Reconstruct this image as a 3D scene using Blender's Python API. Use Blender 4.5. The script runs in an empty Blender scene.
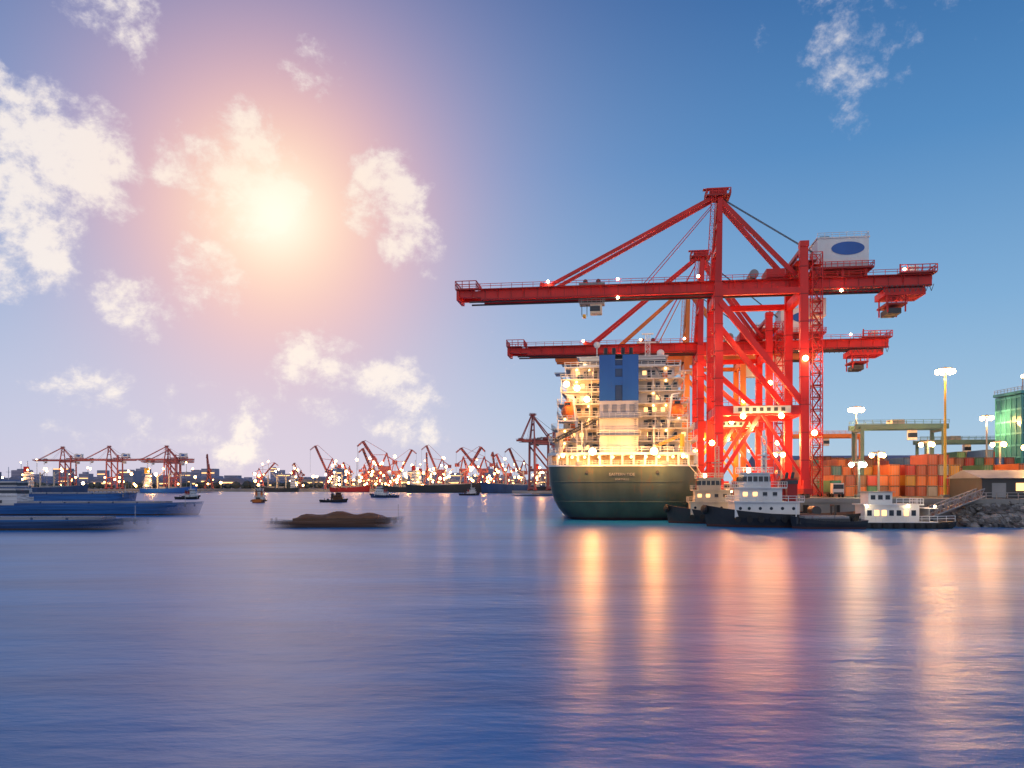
import bpy, math, random
from mathutils import Vector, Matrix
R = random.Random(7)
sc = bpy.context.scene
sc.view_settings.view_transform = 'Standard'
sc.view_settings.look = 'None'
sc.view_settings.exposure = 0
ROT = math.radians(-8)
C8, S8 = math.cos(math.radians(8)), math.sin(math.radians(8))
OX, OY = 23.65, 172.0
def port(a, b, z=0.0):
    """harbour grid (a = inland from ship centreline, b = along the quay) -> world"""
    return (OX + C8*a + S8*b, OY - S8*a + C8*b, z)

# ------------------------------------------------------------------ materials
def newmat(name):
    m = bpy.data.materials.new(name); m.use_nodes = True
    nt = m.node_tree
    return m, nt, nt.nodes['Principled BSDF']
def paint(name, col, rough=0.5, var=0.25, scale=0.35, dirt=(0.10, 0.06, 0.04), dirtamt=0.25, metal=0.0, spec=0.5, fade=None, zs=0.35):
    m, nt, bs = newmat(name)
    tc = nt.nodes.new('ShaderNodeTexCoord')
    mp = nt.nodes.new('ShaderNodeMapping'); mp.inputs['Scale'].default_value = (1, 1, zs)
    if fade: mp.inputs['Scale'].default_value = (.06, .5, 2.2)
    nt.links.new(tc.outputs['Object'], mp.inputs['Vector'])
    n1 = nt.nodes.new('ShaderNodeTexNoise'); n1.inputs['Scale'].default_value = scale; n1.inputs['Detail'].default_value = 6
    n2 = nt.nodes.new('ShaderNodeTexNoise'); n2.inputs['Scale'].default_value = scale*4; n2.inputs['Detail'].default_value = 8
    n2.inputs['Roughness'].default_value = 0.7
    nt.links.new(mp.outputs[0], n1.inputs['Vector']); nt.links.new(mp.outputs[0], n2.inputs['Vector'])
    mr = nt.nodes.new('ShaderNodeMapRange'); mr.inputs[1].default_value = .3; mr.inputs[2].default_value = .7
    mr.inputs[3].default_value = 1-var; mr.inputs[4].default_value = 1+var*.4
    nt.links.new(n1.outputs[0], mr.inputs[0])
    mul = nt.nodes.new('ShaderNodeVectorMath'); mul.operation = 'SCALE'; mul.inputs[0].default_value = col[:3]
    nt.links.new(mr.outputs[0], mul.inputs[3])
    mr2 = nt.nodes.new('ShaderNodeMapRange'); mr2.inputs[1].default_value = .55; mr2.inputs[2].default_value = .75
    mr2.inputs[3].default_value = 0; mr2.inputs[4].default_value = dirtamt
    nt.links.new(n2.outputs[0], mr2.inputs[0])
    mx = nt.nodes.new('ShaderNodeMix'); mx.data_type = 'RGBA'
    nt.links.new(mr2.outputs[0], mx.inputs[0]); nt.links.new(mul.outputs[0], mx.inputs[6])
    mx.inputs[7].default_value = (*dirt, 1)
    nt.links.new(mx.outputs[2], bs.inputs['Base Color'])
    bs.inputs['Roughness'].default_value = rough; bs.inputs['Metallic'].default_value = metal
    bs.inputs['Specular IOR Level'].default_value = spec
    if fade:   # hull smeared by its own travel during the long exposure
        sp = nt.nodes.new('ShaderNodeSeparateXYZ'); nt.links.new(tc.outputs['Object'], sp.inputs[0])
        ab = nt.nodes.new('ShaderNodeMath'); ab.operation = 'ABSOLUTE'; nt.links.new(sp.outputs[0], ab.inputs[0])
        fr = nt.nodes.new('ShaderNodeMapRange'); fr.interpolation_type = 'SMOOTHSTEP'; nt.links.new(ab.outputs[0], fr.inputs[0])
        fr.inputs[1].default_value = fade*.5; fr.inputs[2].default_value = fade*.20; fr.inputs[3].default_value = 0.0; fr.inputs[4].default_value = .93
        nt.links.new(fr.outputs[0], bs.inputs['Alpha'])
    return m
def emis(name, col, s):
    m, nt, bs = newmat(name)
    bs.inputs['Base Color'].default_value = (*col, 1)
    bs.inputs['Emission Color'].default_value = (*col, 1)
    bs.inputs['Emission Strength'].default_value = s
    return m
RED = paint('crane_red_paint', (0.72, 0.018, 0.014), .45, .3, .25, (0.14, .018, .014), .5, zs=.12)
REDD = paint('crane_dark_red_paint', (0.36, 0.014, 0.012), .5, .2, .2)
ORG = paint('crane_orange_paint', (0.75, 0.20, 0.03), .5, .2, .2)
HAZR = paint('far_crane_hazed_paint', (0.38, 0.12, 0.11), .8, .2, .1, (.2, .1, .1), .2)  # red muted by aerial haze painted into the colour
FARR = paint('far_gantry_hazed_paint', (0.52, 0.14, 0.13), .8, .2, .1, (.2, .1, .1), .2)  # red shifted towards lavender, distance haze put into the colour
WHT = paint('white_paint', (0.78, 0.78, 0.76), .45, .12, .4, (.35, .22, .12), .35)
SHW = paint('ship_white_paint', (0.66, 0.64, 0.60), .5, .3, .3, (.28, .16, .08), .55, zs=.15)
CREAM = paint('cream_paint', (0.62, 0.55, 0.43), .5, .25, .4, (.30, .18, .09), .5)
GRY = paint('grey_steel', (0.28, 0.29, 0.30), .5, .2, .4)
DGR = paint('dark_steel', (0.05, 0.055, 0.06), .5, .2, .4)
BLK = paint('black_hull_paint', (0.022, 0.025, 0.03), .45, .3, .3, (.12, .06, .03), .3)
HULLG = paint('green_hull_paint', (0.085, 0.115, 0.092), .42, .45, .2, (.15, .085, .045), .9, zs=.2)
BOOT = paint('red_boot_paint', (0.10, 0.04, 0.03), .5, .3, .3)
BLUE = paint('blue_paint', (0.02, 0.12, 0.42), .4, .15, .3)
BBLUE = paint('barge_blue_paint', (0.03, 0.17, 0.42), .5, .3, .3)
NAVY = paint('navy_paint', (0.03, 0.07, 0.17), .5, .3, .3)
TEAL = paint('teal_paint', (0.07, 0.17, 0.17), .5, .2, .3)
CYAN = paint('cyan_cladding', (0.05, 0.30, 0.36), .45, .2, .3)
ORB = paint('lifeboat_orange', (0.85, 0.2, 0.03), .4, .1, .5)
BRN = paint('brown_cargo', (0.18, 0.08, 0.035), .9, .5, .8)
YEL = paint('yellow_paint', (0.75, 0.45, 0.04), .5, .2, .4)
CONC = paint('concrete', (0.30, 0.29, 0.27), .85, .3, .12, (.12, .11, .1), .5)
ASPH = paint('asphalt_yard', (0.07, 0.07, 0.07), .85, .3, .1)
ROCK = paint('rock', (0.16, 0.15, 0.14), .9, .5, .6)
RUB = paint('tyre_rubber', (0.02, 0.02, 0.02), .8, .2, .5)
WOODD = paint('deck_brown', (0.22, 0.12, 0.08), .8, .3, .4)
HAZE1 = paint('hazy_facade_a', (0.28, 0.29, 0.40), .9, .2, .02, (.2, .2, .25), .3)  # bluish distance haze mixed into the base colour, also in the two below
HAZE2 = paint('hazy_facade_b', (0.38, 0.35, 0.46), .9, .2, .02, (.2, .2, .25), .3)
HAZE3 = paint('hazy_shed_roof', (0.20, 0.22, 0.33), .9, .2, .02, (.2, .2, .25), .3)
CCOLS = [paint('container_'+n, c, .55, .25, .5, (.12, .06, .04), .4) for n, c in [
    ('orange', (.55, .15, .04)), ('rust', (.34, .08, .045)), ('blue', (.03, .12, .32)), ('green', (.05, .2, .11)),
    ('red', (.42, .035, .03)), ('grey', (.3, .3, .3)), ('teal', (.04, .2, .24)), ('yellow', (.55, .30, .05)), ('brown', (.22, .09, .045))]]
m, nt, bs = newmat('window_glass'); GLS = m
bs.inputs['Base Color'].default_value = (.02, .03, .045, 1); bs.inputs['Roughness'].default_value = .12
m, nt, bs = newmat('green_curtain_glass'); GGL = m
bs.inputs['Base Color'].default_value = (.03, .16, .19, 1); bs.inputs['Roughness'].default_value = .15
LW = emis('lamp_warm', (1, .50, .16), 40)
LWS = emis('lamp_warm_bulkhead', (1, .50, .16), 16)
LWD = emis('lamp_amber', (1, .44, .13), 26)
LC = emis('lamp_white', (1, .70, .38), 36)
LG = emis('lamp_green_white', (.75, 1, .7), 36)
LWIN = emis('lit_window', (1, .52, .18), 2.6)

# ------------------------------------------------------------------ builders
ALL = []
class G:
    def __init__(s, name, loc=(0, 0, 0), rot=0.0, scale=1.0):
        s.e = bpy.data.objects.new(name, None); sc.collection.objects.link(s.e)
        s.e.empty_display_size = 1
        s.e.location = loc; s.e.rotation_euler = (0, 0, rot); s.e.scale = (scale,)*3
    def part(s, name):
        b = B(name, s.e); return b
    def light(s, p, watts, col=(1, .50, .17), r=.35, name='floodlight'):
        l = bpy.data.lights.new(name, 'POINT'); l.energy = watts; l.color = col; l.shadow_soft_size = r
        o = bpy.data.objects.new(name, l); sc.collection.objects.link(o); o.parent = s.e; o.location = p
        return o
class B:
    def __init__(s, name, parent=None):
        s.n = name; s.p = parent; s.v = []; s.f = []; s.mi = []; s.m = []; s.smooth = False; s.loc = None
        ALL.append(s)
    def _m(s, mat):
        if mat not in s.m: s.m.append(mat)
        return s.m.index(mat)
    def add(s, vs, fs, mat):
        k = len(s.v); i = s._m(mat)
        s.v += [tuple(v) for v in vs]
        for f in fs: s.f.append([k+j for j in f]); s.mi.append(i)
    def box(s, x0, x1, y0, y1, z0, z1, mat):
        j = lambda: R.uniform(0, .006)
        x0 -= j(); x1 += j(); y0 -= j(); y1 += j(); z0 -= j(); z1 += j()
        s.add([(x0,y0,z0),(x1,y0,z0),(x1,y1,z0),(x0,y1,z0),(x0,y0,z1),(x1,y0,z1),(x1,y1,z1),(x0,y1,z1)],
              [(0,3,2,1),(4,5,6,7),(0,1,5,4),(1,2,6,5),(2,3,7,6),(3,0,4,7)], mat)
    def beam(s, p, q, w, mat, h=None, w2=None):
        p = Vector(p); q = Vector(q); d = q-p
        if d.length < 1e-6: return
        d.normalize()
        h = h or w
        w *= 1+R.uniform(-.01, .01); h *= 1+R.uniform(-.01, .01)
        up = Vector((0, 0, 1)) if abs(d.z) < .98 else Vector((0, 1, 0))
        sd = d.cross(up).normalized(); u = sd.cross(d).normalized()
        k = (w2/w) if w2 else 1
        vs = []
        for c, kk in ((p, 1), (q, k)):
            for a, b in ((-1, -1), (1, -1), (1, 1), (-1, 1)):
                vs.append(c + sd*(a*w/2*kk) + u*(b*h/2*kk))
        s.add(vs, [(0,1,2,3),(7,6,5,4),(0,4,5,1),(1,5,6,2),(2,6,7,3),(3,7,4,0)], mat)
    def cyl(s, p, q, r, mat, n=10, r2=None):
        p = Vector(p); q = Vector(q); d = (q-p).normalized()
        up = Vector((0, 0, 1)) if abs(d.z) < .98 else Vector((0, 1, 0))
        sd = d.cross(up).normalized(); u = sd.cross(d).normalized()
        r2 = r if r2 is None else r2
        vs = []
        for c, rr in ((p, r), (q, r2)):
            for i in range(n):
                t = 2*math.pi*i/n
                vs.append(c + sd*math.cos(t)*rr + u*math.sin(t)*rr)
        fs = [(i, (i+1) % n, n+(i+1) % n, n+i) for i in range(n)]
        fs += [tuple(range(n-1, -1, -1)), tuple(range(n, 2*n))]
        s.add(vs, fs, mat)
    def ball(s, c, r, mat, n=8, m=5, sx=1, sy=1, sz=1):
        vs = []; fs = []
        if mat in (LW, LWD, LC, LG, LWS): n, m = 6, 4
        for i in range(m+1):
            ph = math.pi*i/m
            for j in range(n):
                th = 2*math.pi*j/n
                vs.append((c[0]+r*sx*math.sin(ph)*math.cos(th), c[1]+r*sy*math.sin(ph)*math.sin(th), c[2]+r*sz*math.cos(ph)))
        for i in range(m):
            for j in range(n):
                fs.append((i*n+j, (i+1)*n+j, (i+1)*n+(j+1) % n, i*n+(j+1) % n))
        s.add(vs, fs, mat)
    def rail(s, pts, mat, h=1.1, t=.09, step=2.0):
        for a, b in zip(pts[:-1], pts[1:]):
            a = Vector(a); b = Vector(b); L = (b-a).length
            for k in (1.0, .55):
                s.beam(a+Vector((0, 0, h*k)), b+Vector((0, 0, h*k)), t, mat)
            n = max(1, int(L/step))
            for i in range(n+1):
                p = a+(b-a)*(i/n); s.beam(p, p+Vector((0, 0, h)), t, mat)
    def lattice(s, p, q, w, mat, seg=3.0, t=.2, h=None):
        p = Vector(p); q = Vector(q); d = (q-p); L = d.length; d.normalize(); h = h or w
        up = Vector((0, 0, 1)) if abs(d.z) < .98 else Vector((0, 1, 0))
        sd = d.cross(up).normalized(); u = sd.cross(d).normalized()
        cs = [sd*(a*w/2)+u*(b*h/2) for a, b in ((-1, -1), (1, -1), (1, 1), (-1, 1))]
        for c in cs: s.beam(p+c, q+c, t, mat)
        n = max(1, int(L/seg))
        for i in range(n):
            a = p+d*(L*i/n); b = p+d*(L*(i+1)/n)
            for k in range(4):
                c0, c1 = cs[k], cs[(k+1) % 4]
                s.beam(a+c0, b+c1, t*.6, mat) if i % 2 else s.beam(a+c1, b+c0, t*.6, mat)
                s.beam(b+c0, b+c1, t*.6, mat)
    def finish(s):
        me = bpy.data.meshes.new(s.n); me.from_pydata(s.v, [], s.f)
        for m in s.m: me.materials.append(m)
        me.polygons.foreach_set('material_index', s.mi)
        if s.smooth: me.polygons.foreach_set('use_smooth', [True]*len(s.f))
        me.update()
        o = bpy.data.objects.new(s.n, me); sc.collection.objects.link(o)
        if s.p: o.parent = s.p
        return o

# ------------------------------------------------------------------ STS crane
def sts_crane(loc, rot=ROT, scale=1.0, out=59, back=28, gauge=18, W=18, zb=46.0, zt=69.0, RD=None, house=True, lamps=True, power=1.0, detail=True, trolley=-28, stay=-38):
    RD = RD or RED
    g = G('container_gantry_crane', loc, rot, scale)
    yc = W/2
    L = g.part('legs_and_portal')
    for x in (0, gauge):
        top = zb+1.2 if x == 0 else zb+8.5
        for y, yi in ((0, 1.2), (W, W-1.2)):
            L.beam((x, y, 2.6), (x, yi, top), 1.75, RD, 1.55)
            # bogies
            L.box(x-1, x+1, y-3.5, y+3.5, .9, 2.0, REDD)
            for k in (-3, -1.8, 1.8, 3): L.cyl((x-.35, y+k, .45), (x+.35, y+k, .45), .45, DGR, 10)
            if detail:
                for zz in range(8, int(top), 6): L.box(x-.93, x+.93, y+(yi-y)*zz/top-.84, y+(yi-y)*zz/top+.84, zz, zz+.22, REDD)
        L.beam((x, -2.5, 2.9), (x, W+2.5, 2.9), 1.5, RD, 1.9)
        L.beam((x, .8, 19.2), (x, W-.8, 19.2), 1.3, RD, 1.9)
        L.beam((x, 1.2, zb-1.2), (x, W-1.2, zb-1.2), 1.3, RD, 2.0)
    for y in (.5, W-.5):
        L.beam((0, y, 19), (gauge, y, 19), 1.4, RD, 2.1)
        L.beam((0, y+.3, zb-1), (gauge, y+.3, zb-1), 1.0, RD, 1.3)
        L.beam((.3, y, zb-3), (gauge-.3, y, 20.5), 1.25, RD, 1.25)
        L.beam((gauge*.48, y, 18), (.6, y, 5), .8, RD, .8)
        L.beam((gauge*.52, y, 18), (gauge-.6, y, 5), .6, RD, .6)
    if detail:
        L.rail([(0, -.4, 20.2), (gauge, -.4, 20.2)], RD)
        L.box(3, gauge-3, -.75, -.3, 18.4, 19.9, SHW)
        for k in range(7): L.box(4+k*1.5, 4.8+k*1.5, -.79, -.70, 18.75, 19.55, DGR)
        # ladder and landings on the waterside leg
        for zz in range(6, int(zb), 5):
            L.box(-1.6, -.9, -.9, .9, zz, zz+.12, REDD); L.rail([(-1.7, -.9, zz+.1), (-1.7, .9, zz+.1)], RD, 1.1, .09, .9)
        for dx_ in (-1.5, -1.1): L.beam((dx_, .5, 3), (dx_, .9, zb), .08, RD)
        L.cyl((gauge+.9, 5, 6), (gauge+1.7, 5, 6), 2.0, REDD, 20)
    # boom
    Bm = g.part('boom_girders')
    x0, x1 = -out, gauge+back
    for s_ in (-1, 1):
        y = yc+s_*2.4
        Bm.beam((x0+5, y, zb+1.6), (x1, y, zb+1.6), 1.1, RD, 2.5)
        Bm.beam((x0, y, zb+1.9), (x0+5.2, y, zb+1.7), 1.0, RD, 1.5)
        Bm.beam((x0, y+s_*1.1, zb+2.7), (x1, y+s_*1.1, zb+2.7), 1.2, REDD, .15)
        Bm.rail([(x0, y+s_*1.6, zb+2.8), (x1, y+s_*1.6, zb+2.8)], RD, 1.1, .1, 2.5)
        Bm.beam((x0+2, y-s_*.8, zb+.2), (x1-1, y-s_*.8, zb+.2), .3, DGR, .35)
        if detail:
            k = x0+6
            while k < x1: Bm.box(k, k+.14, y+s_*.55-.08, y+s_*.55+.08, zb+.45, zb+2.7, REDD); k += 3.1
            Bm.beam((x0+5, y+s_*.62, zb+.5), (x1, y+s_*.62, zb+.5), .2, REDD, .25)
            for k in range(int((x1-x0)/6)):
                xx = x0+3+k*6; Bm.beam((xx, y+s_*.6, zb+1.2), (xx, y+s_*1.6, zb+2.6), .12, RD)
    n = int((x1-x0)/5)
    for i in range(n+1):
        x = x0+(x1-x0)*i/n
        Bm.beam((x, yc-2.4, zb+2.2), (x, yc+2.4, zb+2.2), .5, RD, .8)
        if i < n: Bm.beam((x, yc-2.2, zb+2.3), (x+(x1-x0)/n, yc+2.2, zb+2.3), .25, RD)
    # hanging festoon cable loops
    if detail:
        for i in range(26):
            xa = gauge+i*back/26; 
            Bm.beam((xa, yc-4.2, zb+.4), (xa+.5, yc-4.2, zb-1.1), .1, DGR); Bm.beam((xa+.5, yc-4.2, zb-1.1), (xa+1.0, yc-4.2, zb+.4), .1, DGR)
        # tip platform
        Bm.box(x0-1.0, x0+3.2, yc-3.6, yc+3.6, zb+2.8, zb+3.0, REDD)
        Bm.rail([(x0-1, yc-3.6, zb+3), (x0+4, yc-3.6, zb+3), (x0+4, yc+3.6, zb+3), (x0-1, yc+3.6, zb+3), (x0-1, yc-3.6, zb+3)], RD, 1.8, .16, 1.4)
        Bm.box(x0-.8, x0-.1, yc-3.2, yc+3.2, zb+.4, zb+2.7, RD)
        Bm.box(x1-7, x1+.6, yc-4.4, yc+4.4, zb+2.9, zb+3.2, REDD)
        Bm.rail([(x1-7, yc-4.4, zb+3.2), (x1+.6, yc-4.4, zb+3.2), (x1+.6, yc+4.4, zb+3.2), (x1-7, yc+4.4, zb+3.2)], RD, 1.5, .16, 1.4)
        # rear suspended hoist platform
        Bm.box(x1-10, x1-1.5, yc-3.6, yc+3.6, zb-1.6, zb-.2, RD)
        for xx in (x1-9.2, x1-5.5):
            for yy in (yc-3, yc+3): Bm.beam((xx, yy, zb), (xx, yy, zb-5.2), .28, RD)
        Bm.box(x1-9.6, x1-5.2, yc-3.4, yc+3.4, zb-3.6, zb-3.2, REDD)
        Bm.box(x1-9.0, x1-6.2, yc-2.6, yc+2.6, zb-5.4, zb-4.2, DGR)
        Bm.rail([(x1-9.6, yc-3.4, zb-3.2), (x1-5.2, yc-3.4, zb-3.2)], RD, 1.2, .12, 1)
        Bm.box(x1-4, x1-2.2, yc-1.5, yc+1.5, zb+3.2, zb+5.2, WHT)
        Bm.cyl((x1-5.6, yc, zb+3.2), (x1-5.6, yc, zb+6.0), .18, RD)
    # A frame
    A = g.part('a_frame_and_stays')
    for y, yt in ((1.2, yc-1.4), (W-1.2, yc+1.4)):
        A.beam((0, y, zb+.6), (1.2, yt, zt), 1.45, RD, 1.2, w2=1.0)
        A.beam((1.4, yt, zt-1.5), (gauge-.6, yc+(yt-yc)*2.4, zb+3.4), .95, RD, .95)
    zm = zb+(zt-zb)*.45; ym = 1.2+(yc-2.6)*.45
    A.beam((.5, ym, zm), (.5, W-ym, zm), .9, RD, 1.0)
    A.beam((.8, ym+.8, zm+6), (.8, W-ym-.8, zm+6), .6, RD, .7)
    A.beam((.5, ym, zm), (1, yc, zm+6), .4, RD); A.beam((.5, W-ym, zm), (1, yc, zm+6), .4, RD)
    A.box(-2.0, 3.4, yc-2.6, yc+2.6, zt-.5, zt-.2, REDD)
    A.box(-1.2, 2.6, yc-1.8, yc+1.8, zt-.2, zt+1.0, RD)
    A.rail([(-2, yc-2.6, zt-.2), (3.4, yc-2.6, zt-.2), (3.4, yc+2.6, zt-.2), (-2, yc+2.6, zt-.2), (-2, yc-2.6, zt-.2)], RD, 1.3, .14, 1.2)
    A.box(-2.6, 3.2, yc-.6, yc+.6, zt+1.6, zt+1.8, RD)
    for x in (-1.6, 2.4): A.beam((x, yc, zt+.9), (x, yc, zt+1.7), .3, RD)
    for s_ in (-1, 1):
        A.beam((-.6, yc+s_*1.4, zt-.6), (stay, yc+s_*2.4, zb+3.2), .72, RD, .72)
        A.beam((-.6, yc+s_*1.4, zt-2.2), (stay*.42, yc+s_*2.4, zb+3.2), .16, RD, .16)
        A.beam((stay+1.5, yc+s_*2.4, zb+2.6), (stay-2.0, yc+s_*2.4, zb+3.7), .9, RD, .9)
    A.lattice((-1.6, yc-3, zb+3), (-.4, yc-2.0, zt-.6), .9, RD, 1.6, .11)
    for k in range(3): A.beam((.4, yc+.4*k, zt+.5), (gauge+6, yc+.4*k, zb+8), .09, DGR)
    # landside tower
    T = g.part('landside_tower')
    for y in (1.2, W-1.2): T.beam((gauge, y, zb+8.4), (gauge, yc, zb+8.4), .7, RD, .8)
    T.box(gauge-1.6, gauge+2.6, .4, W-.4, zb+5.2, zb+5.4, REDD)
    T.rail([(gauge-1.6, .4, zb+5.4), (gauge+2.6, .4, zb+5.4)], RD, 1.1, .12, 1)
    T.box(gauge-.9, gauge+1.0, .2, 2.2, zb+8.4, zb+9.6, RD)
    # stair tower with zigzag flights
    if detail:
        T.lattice((gauge+2.7, 1.2, 0.4), (gauge+2.7, 1.2, zb+7), 2.1, RD, 2.6, .18, h=2.2)
        z = 1.0; k = 0
        while z < zb+3:
            xa, xb = (gauge+1.9, gauge+3.5) if k % 2 else (gauge+3.5, gauge+1.9)
            T.beam((xa, 1.2, z), (xb, 1.2, z+2.6), .7, REDD, .22)
            T.box(gauge+1.6, gauge+3.8, .2, 2.2, z+2.55, z+2.65, REDD)
            T.rail([(gauge+1.6, .15, z+2.65), (gauge+3.8, .15, z+2.65)], RD, 1.0, .08, 1)
            z += 2.6; k += 1
    # house
    H = g.part('machinery_house')
    if house:
        hx0, hx1 = gauge+3.8, gauge+14.6
        H.box(hx0-1, hx1+1, yc-4.6, yc+4.6, zb+4.4, zb+4.8, REDD)
        H.box(hx0, hx1, yc-4.0, yc+4.0, zb+4.8, zb+11.2, WHT)
        H.box(hx0-.2, hx1+.2, yc-4.2, yc+4.2, zb+11.2, zb+11.45, WHT)
        N = 32; cx = (hx0+hx1)/2+1.0; yf = yc-4.10
        vs = [(cx+3.5*math.cos(2*math.pi*i/N), yf, zb+8.9+1.45*math.sin(2*math.pi*i/N)) for i in range(N)]
        H.add(vs, [tuple(range(N))], BLUE)
        H.rail([(hx0-1, yc-4.6, zb+4.8), (hx1+1, yc-4.6, zb+4.8), (hx1+1, yc+4.6, zb+4.8)], RD, 1.1, .12, 1.2)
        H.rail([(hx0, yc-4, zb+11.45), (hx1, yc-4, zb+11.45), (hx1, yc+4, zb+11.45)], WHT, 1.0, .1, 1.5)
        for xx in (hx0+.5, hx1-.5, (hx0+hx1)/2):
            for yy in (yc-3.6, yc+3.6): H.beam((xx, yy, zb+2.5), (xx, yy, zb+4.5), .5, RD)
        for k in range(9): H.box(hx0+.6+k*1.15, hx0+.68+k*1.15, yc-4.04, yc-3.9, zb+4.9, zb+11, WHT)
        H.box(hx0+1, hx0+3, yc-2, yc+2, zb+11.4, zb+12.3, GRY)
        # tall electrical room below house
        H.box(hx0-1.5, hx0+3.5, yc+3, yc+6.5, zb-4.4, zb-.3, WHT)
    H.box(gauge-7, gauge-3, yc-3.3, yc+3.3, zb+3.2, zb+5.2, RD)
    H.cyl((gauge-9.6, yc-3, zb+4.3), (gauge-9.6, yc+3, zb+4.3), 1.0, GRY, 14)
    # trolley + cab
    Tr = g.part('trolley_and_cab')
    tx = trolley
    Tr.box(tx-3, tx+3, yc-2.0, yc+2.0, zb+2.9, zb+3.8, GRY)
    Tr.cyl((tx-1.5, yc-1.6, zb+4.2), (tx-1.5, yc+1.6, zb+4.2), .55, DGR); Tr.cyl((tx+1.5, yc-1.6, zb+4.2), (tx+1.5, yc+1.6, zb+4.2), .55, DGR)
    for xx in (tx-2.5, tx+2.5):
        for yy in (yc-1.1, yc+1.1): Tr.beam((xx, yy, zb+3), (xx, yy, zb-.7), .22, GRY)
    Tr.box(tx-2.9, tx+2.9, yc-1.6, yc+1.6, zb-1.0, zb-.7, GRY)
    Tr.box(tx-.4, tx+2.3, yc-1.3, yc+1.3, zb-3.2, zb-1.0, CREAM)
    Tr.box(tx-.46, tx+1.9, yc-1.36, yc+1.36, zb-2.7, zb-1.5, GLS)
    Tr.rail([(tx-3, yc-1.7, zb-.9), (tx+3, yc-1.7, zb-.9)], GRY, 1, .1, 1)
    for xx in (tx-2.4, tx-1.2):
        for yy in (yc-.8, yc+.8): Tr.beam((xx, yy, zb-.8), (xx, yy, zb-6.5 if not detail else zb-3.5), .08, DGR)
    Tr.beam((tx-1.8, yc-1.2, zb-3.6), (tx-1.8, yc+1.2, zb-3.6), .7, YEL, .5)
    # lamps
    if lamps:
        Lm = g.part('lamp_heads')
        pts = [(x, yc-4.0, zb+3.9) for x in (-out+21, -out+37, -4, gauge+22)] + [(x, yc-3.4, zb-.2) for x in (-22, gauge+9)]
        for p in pts: Lm.ball(p, .33, LC)
        for p in [(5, -.9, 17.7), (13, -.9, 17.7), (gauge, -.9, 30), (5, W, 18), (-1.5, 0, 12), (gauge+2, -.2, 14)]:
            Lm.ball(p, .62, LW)
        g.light((8, -2.6, 15.4), 6000*power); g.light((3, W*.5, 15.6), 4500*power, (1, .42, .10))
        g.light((14, W*.6, 13.0), 4800*power, (1, .44, .12)); g.light((gauge+3, -4.5, 30), 1600*power, (1, .5, .2))
        g.light((10, yc, zb-8), 2200*power, (1, .5, .18))
        g.light((-16, yc-1, zb-3.5), 900*power, (1, .66, .36)); g.light((-2, -5, 34), 900*power, (1, .55, .25))
    return g

QZ = 5.0
sts_crane(port(21, 6, QZ), power=1.0, trolley=-28)
sts_crane(port(21, 48, QZ), out=53, back=32, zb=39.5, zt=67, house=True, trolley=-14, stay=-30, power=1.3)
sts_crane(port(21, 96, QZ), out=44, back=24, zb=44, zt=70, house=True, trolley=10, stay=-26, RD=ORG, power=1.4, detail=False)

# ------------------------------------------------------------------ cargo ship
def loft(B_, rings, mat, cap=True):
    n = len(rings[0]); vs = []; fs = []
    for r in rings: vs += r
    for i in range(len(rings)-1):
        for j in range(n):
            fs.append((i*n+j, i*n+(j+1) % n, (i+1)*n+(j+1) % n, (i+1)*n+j))
    if cap: fs.append(tuple(range((len(rings)-1)*n, len(rings)*n)))
    B_.add(vs, fs, mat)
def ship_ring(W, y0, z, bow=185.0, bowk=1.0):
    N = 14
    half = []
    for i in range(N+1):
        t = math.pi/2*i/N
        half.append((W*math.sin(t)**.62, y0+7.5*(1-math.cos(t)**.62)))
    for y in (30, 60, 100, 135): half.append((min(16.5, W+(16.5-W)*min(1, y/60)), y))
    for k in range(1, 8):
        u = k/8; half.append(((min(16.5, W+(16.5-W)))*(1-u**2.2), 140+(bow-140)*u*bowk))
    tip = (0, 140+(bow-140)*bowk)
    return [(x, y, z) for x, y in half] + [(tip[0], tip[1], z)] + [(-x, y, z) for x, y in reversed(half[1:])]
s = G('cargo_ship', (OX, OY, 0), ROT)
h = s.part('hull'); h.smooth = True
lv = [(-1, 10.0, 6.0), (0, 11.6, 4.8), (.6, 12.6, 4.1), (1.4, 13.5, 3.3), (2.6, 14.4, 2.4), (4.2, 15.2, 1.5), (6.2, 15.8, .8), (8.5, 16.2, .3), (10.4, 16.4, .1), (12.0, 16.5, 0)]
loft(h, [ship_ring(w, y0, z, 185, .94+.005*z) for z, w, y0 in lv[:3]], BOOT, False)
loft(h, [ship_ring(w, y0, z, 185, .94+.005*z) for z, w, y0 in lv[2:]], HULLG, False)
d = s.part('poop_deck')
dk = ship_ring(16.3, .15, 11.2, 185, .99); d.add(dk, [tuple(range(len(dk)))], WOODD)
def path(W, y0, z):
    r = ship_ring(W, y0, z); hf = [p for p in r[:16]]
    return [(-x, y, z) for x, y, z in reversed(hf)] + hf[1:]
e = s.part('bulwark_and_openings')
pp = path(16.52, -.02, 12.0)
for a, b in zip(pp[:-1], pp[1:]): e.beam(a, b, .3, WHT, .35)
for zz, w_, y_ in ((8.5, 16.22, .28), (4.2, 15.22, 1.48)):
    q_ = path(w_, y_, zz)
    for a, b in zip(q_[:-1], q_[1:]): e.beam(a, b, .10, HULLG, .14)
def walk(pts, step):
    out = []; acc = 0
    for a, b in zip(pts[:-1], pts[1:]):
        a = Vector(a); b = Vector(b); L = (b-a).length
        while acc < L: out.append(a+(b-a)*(acc/L)); acc += step
        acc -= L
    return out
for p in walk(path(16.35, .1, 12.0), 2.4): e.beam(p, p+Vector((0, 0, 2.6)), .45, WHT)
for p in walk(path(16.4, .1, 12.1), .8): e.beam(p, p+Vector((0, 0, .9)), .07, WHT)
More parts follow.
